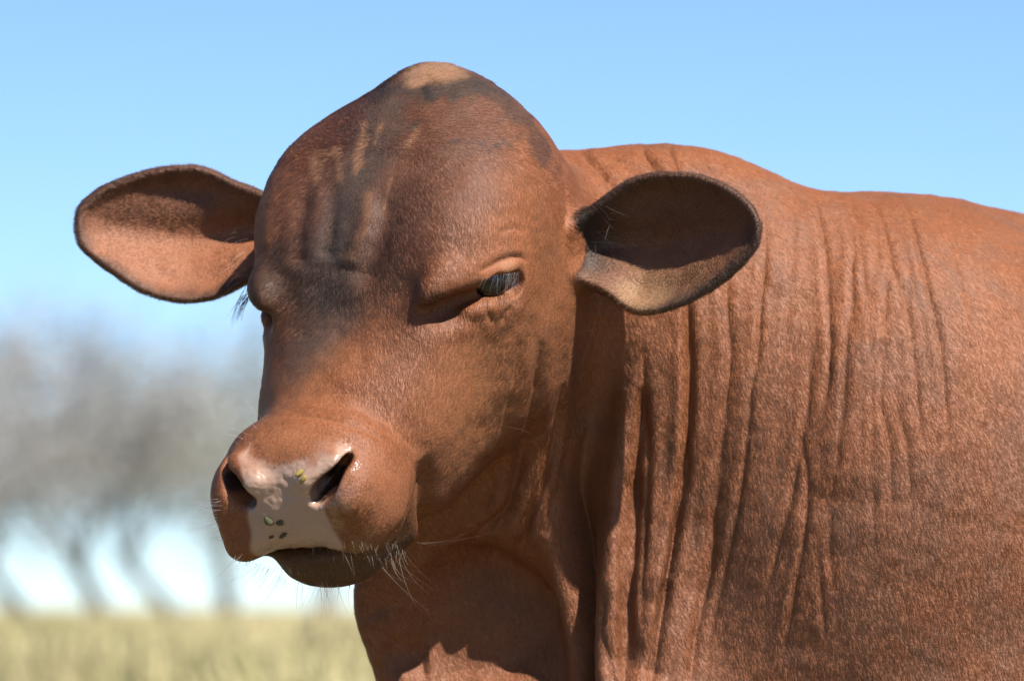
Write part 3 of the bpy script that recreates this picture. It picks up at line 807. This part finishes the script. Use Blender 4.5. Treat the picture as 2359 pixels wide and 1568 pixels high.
flow[rp == 0] = hd[rp == 0]
cn = np.array([EARN['poly'][:, 0].mean(), 0, EARN['poly'][:, 1].mean()]); cf = np.array([EARF['poly'][:, 0].mean(), 0, EARF['poly'][:, 1].mean()])
for k, c in ((2, cn), (3, cf)):
    e = root-c; e[:, 1] = 0; flow[rp == k] = e[rp == k]/.08
flow += .16*np.stack([noise(root, 30), noise(root+5, 30), noise(root+11, 30)], 1)+.13*rng.normal(size=(NF, 3))
flow -= rn*(flow*rn).sum(1)[:, None]; flow /= np.linalg.norm(flow, axis=1)[:, None]+1e-9
ln = np.where(rp == 1, .0046, .0046)*rng.uniform(.7, 1.25, NF)
edge = np.where(rp == 2, (-poly_sd(root[:, [0, 2]].astype(f32), EARN['poly'])), (-poly_sd(root[:, [0, 2]].astype(f32), EARF['poly'])))
ln = np.where(rp >= 2, (.0022+.0028*sst(edge, .012, .001))*rng.uniform(.6, 1.3, NF), ln)
poll_d = np.linalg.norm(rh-np.array([-.01, 0, -.03]), axis=1)
ln *= 1+.9*sst(poll_d, .09, .03)
mz = sst(rh[:, 0], .40, .45)*(rp == 0); ln *= 1-.45*mz
eye_d = np.minimum(np.linalg.norm(rh-np.array([.225, .125, -.06]), axis=1), np.linalg.norm(rh-np.array([.225, -.125, -.06]), axis=1))
ln *= .35+.65*sst(eye_d, .012, .045)
lift = np.where(rp == 1, .20, .22)+.10*sst(poll_d, .09, .03)+np.where(rp >= 2, .12, 0)
tt = np.array([0, .4, 1.0])
P3 = root[:, None, :]-rn[:, None, :]*.0001+ln[:, None, None]*(tt[None, :, None]*flow[:, None, :]+(np.array([0, .55, .75])[None, :, None])*lift[:, None, None]*rn[:, None, :])
R3 = np.tile(np.array([.00013, .00012, .00003]), (NF, 1))*rng.uniform(.8, 1.3, (NF, 1))
hcol = rc*rng.uniform(.88, 1.11, (NF, 1))*(1+.03*rng.normal(size=(NF, 3)))
grey = rng.random(NF) < .03
hcol[grey] = hcol[grey]*.6+np.array([.11, .09, .08])*.4
hcol = np.clip(hcol, .01, .9)

def strands(name, specs, material, k=6):
    """specs: root, direction, length, droop, radius, colour"""
    P = np.zeros((len(specs), k, 3)); Rr = np.zeros((len(specs), k)); Cc = np.zeros((len(specs), 3))
    t = np.linspace(0, 1, k)
    for i, (p, d, L, dr, r, c) in enumerate(specs):
        d = np.array(d, float); d /= np.linalg.norm(d)
        P[i] = np.array(p)+np.outer(t*L, d)+np.outer(t*t*L, dr); Rr[i] = r*(1-.8*t); Cc[i] = c
    return hair_obj(name, P, Rr, Cc, material)
def rj(sc): return rng.normal(0, sc, 3)
wh = []
WHITE = (.16, .115, .07)
def lip_row(pl, n, L0, L1, d, dr, rad=.00018, c=WHITE):
    L3 = trace(pl, 8, (0,))
    for i in range(n):
        t = rng.random()*(len(L3)-1); j = min(int(t), len(L3)-2); p = L3[j]*(1-(t-j))+L3[j+1]*(t-j)+rj(.0018)
        wh.append((p+np.array([0, .002, 0]), np.array(d)+rj(.22), rng.uniform(L0, L1), np.array(dr)+rj(.12), rad*rng.uniform(.7, 1.2), np.array(c)*rng.uniform(.5, 1.1)))
lip_row([(590, 1250), (680, 1254), (760, 1250)], 16, .004, .009, (.0, -.6, -.8), (0, 0, -.2))
lip_row([(760, 1250), (850, 1275), (945, 1265)], 26, .006, .017, (.25, -.5, -.9), (.1, .1, -.3))
lip_row([(770, 1235), (860, 1255), (940, 1245)], 24, .004, .010, (.2, -.6, -.7), (.1, .1, -.3))
lip_row([(840, 1300), (880, 1300), (940, 1275)], 9, .03, .05, (.55, -.4, -.6), (.35, 0, .1))
lip_row([(950, 1235), (965, 1260)], 3, .035, .06, (1, -.3, -.15), (.3, 0, .25))
lip_row([(505, 1140), (505, 1200), (520, 1250)], 26, .010, .035, (-1, -.15, -.05), (0, 0, .05), .00018, (.5, .46, .42))
lip_row([(540, 1275), (575, 1280), (610, 1300), (660, 1335)], 40, .012, .030, (-.4, -.4, -.9), (-.3, 0, .0), .00015, (.12, .09, .07))
lip_row([(680, 1340), (760, 1348), (810, 1340)], 26, .010, .028, (-.1, -.4, -.9), (.0, 0, -.1), .00016, (.14, .10, .07))
lip_row([(640, 1300), (740, 1310), (820, 1310)], 60, .004, .010, (.0, -.7, -.6), (0, 0, -.3), .00016, (.12, .085, .05))
for x, y in ((590, 985), (570, 1000), (560, 1010), (600, 960), (550, 1025)):
    wh.append((at(x, y, (0,)), (-.8, -.3, .6)+rj(.2), rng.uniform(.012, .03), rj(.1), .00014, (.5, .42, .33)))
wh.append((at(1172, 985), (.9, -.5, -.05), .022, (.1, .1, -.25), .0002, (.6, .5, .4)))
strands('whiskers', wh, hair_mat('whisker_strands', .3))
la = []
L3 = trace([(1116, 636), (1150, 631), (1204, 624)], 6, (0,))
for i in range(40):
    t = rng.random()*(len(L3)-1); j = min(int(t), len(L3)-2); p = L3[j]*(1-(t-j))+L3[j+1]*(t-j)
    fr = t/(len(L3)-1)
    la.append((p+np.array([0, .001, -.0005]), np.array([-.10+.25*(fr-.4), -.55, -.8])+rj(.16), rng.uniform(.013, .029)*(.6+.5*fr), np.array([.0, .1, -.25])+rj(.05), .00015, np.array([.026, .025, .027])*rng.uniform(.2, 2.6)))
for i in range(22):
    p = at(rng.uniform(1125, 1195), rng.uniform(684, 692), (0,))
    la.append((p, np.array([.1, -.6, -.75])+rj(.12), rng.uniform(.006, .012), np.array([0, 0, -.2]), .00012, np.array([.10, .06, .04])))
far = from_head((.238, -.137, -.060))
for i in range(26):
    la.append((far+rj(.004), np.array([-.55, -.3, -.75])+rj(.12), rng.uniform(.014, .026), np.array([.1, 0, -.25])+rj(.05), .00024, (.012, .011, .012)))
strands('eyelashes', la, hair_mat('lash_strands', .4, False))
eh = []
for i in range(70):
    x, y = rng.uniform(1350, 1480), rng.uniform(470, 650)
    p = at(x, y, (2,)); eh.append((p, np.array([.55, -.55, -.35])+rj(.35), rng.uniform(.010, .030), rj(.15), .00014, np.array([.30, .25, .20])*rng.uniform(.2, 1.2)))
for i in range(26):
    p = at(rng.uniform(545, 575), rng.uniform(520, 650), (3, 0)); eh.append((p, np.array([-.8, -.5, -.1])+rj(.3), rng.uniform(.012, .028), np.array([0, 0, -.4]), .00016, np.array([.5, .38, .25])*rng.uniform(.5, 1.1)))
strands('ear_hairs', eh, hair_mat('ear_strands', .3))
fn = rn+.25*flow+.04*rng.normal(size=(NF, 3)); fn /= np.linalg.norm(fn, axis=1)[:, None]
fur = hair_obj('fur', P3, R3, hcol, hair_mat('fur_strands', coat=True), nrm=fn)

# ------------------------------------------------------------------ bits of chewed grass stuck to the nose
import bmesh
def crumb(x, y, size, c, seed, label, stretch=(1, 1, .6)):
    r = np.random.default_rng(seed); bm = bmesh.new(); bmesh.ops.create_icosphere(bm, subdivisions=2, radius=1)
    for v in bm.verts:
        k = 1+.35*math.sin(3*v.co.x+seed)*math.cos(4*v.co.y+seed*2)+.08*r.normal()
        v.co = Vector((v.co.x*stretch[0], v.co.y*.45, v.co.z*stretch[1]))*k*size
    me = bpy.data.meshes.new('grass_crumb'); bm.to_mesh(me); bm.free()
    for p in me.polygons: p.use_smooth = True
    me.materials.append(mat('chewed_grass', c, .85))
    o = bpy.data.objects.new('grass_crumb', me); COL.objects.link(o)
    o.location = at(x, y, (0,)); o.rotation_euler = (.3, r.uniform(0, 3), r.uniform(-.4, .4))
    o['label'] = label; o['category'] = 'grass crumb'; o['group'] = 'bits of chewed grass on the nose'
crumb(688, 1090, .0034, (.20, .15, .025), 3, 'yellow green chewed crumb beside the near nostril, upper piece', (1.3, .7, 1))
crumb(697, 1104, .0036, (.24, .17, .03), 5, 'yellow chewed crumb beside the near nostril, lower piece', (.7, 1.2, 1))
crumb(620, 1198, .0042, (.045, .045, .012), 7, 'dark green chewed blob low on the nose pad', (.9, 1.1, 1))
crumb(645, 1203, .0032, (.075, .055, .018), 9, 'olive brown speck right of the dark green blob on the nose', (1, .9, 1))
crumb(652, 1232, .0030, (.05, .038, .015), 11, 'brown speck just above the upper lip edge', (.7, 1.2, 1))
crumb(625, 1236, .0020, (.05, .035, .016), 13, 'tiny dark fleck above the upper lip, left of the brown speck', (1.2, .6, 1))
print('done', time.time()-T0)
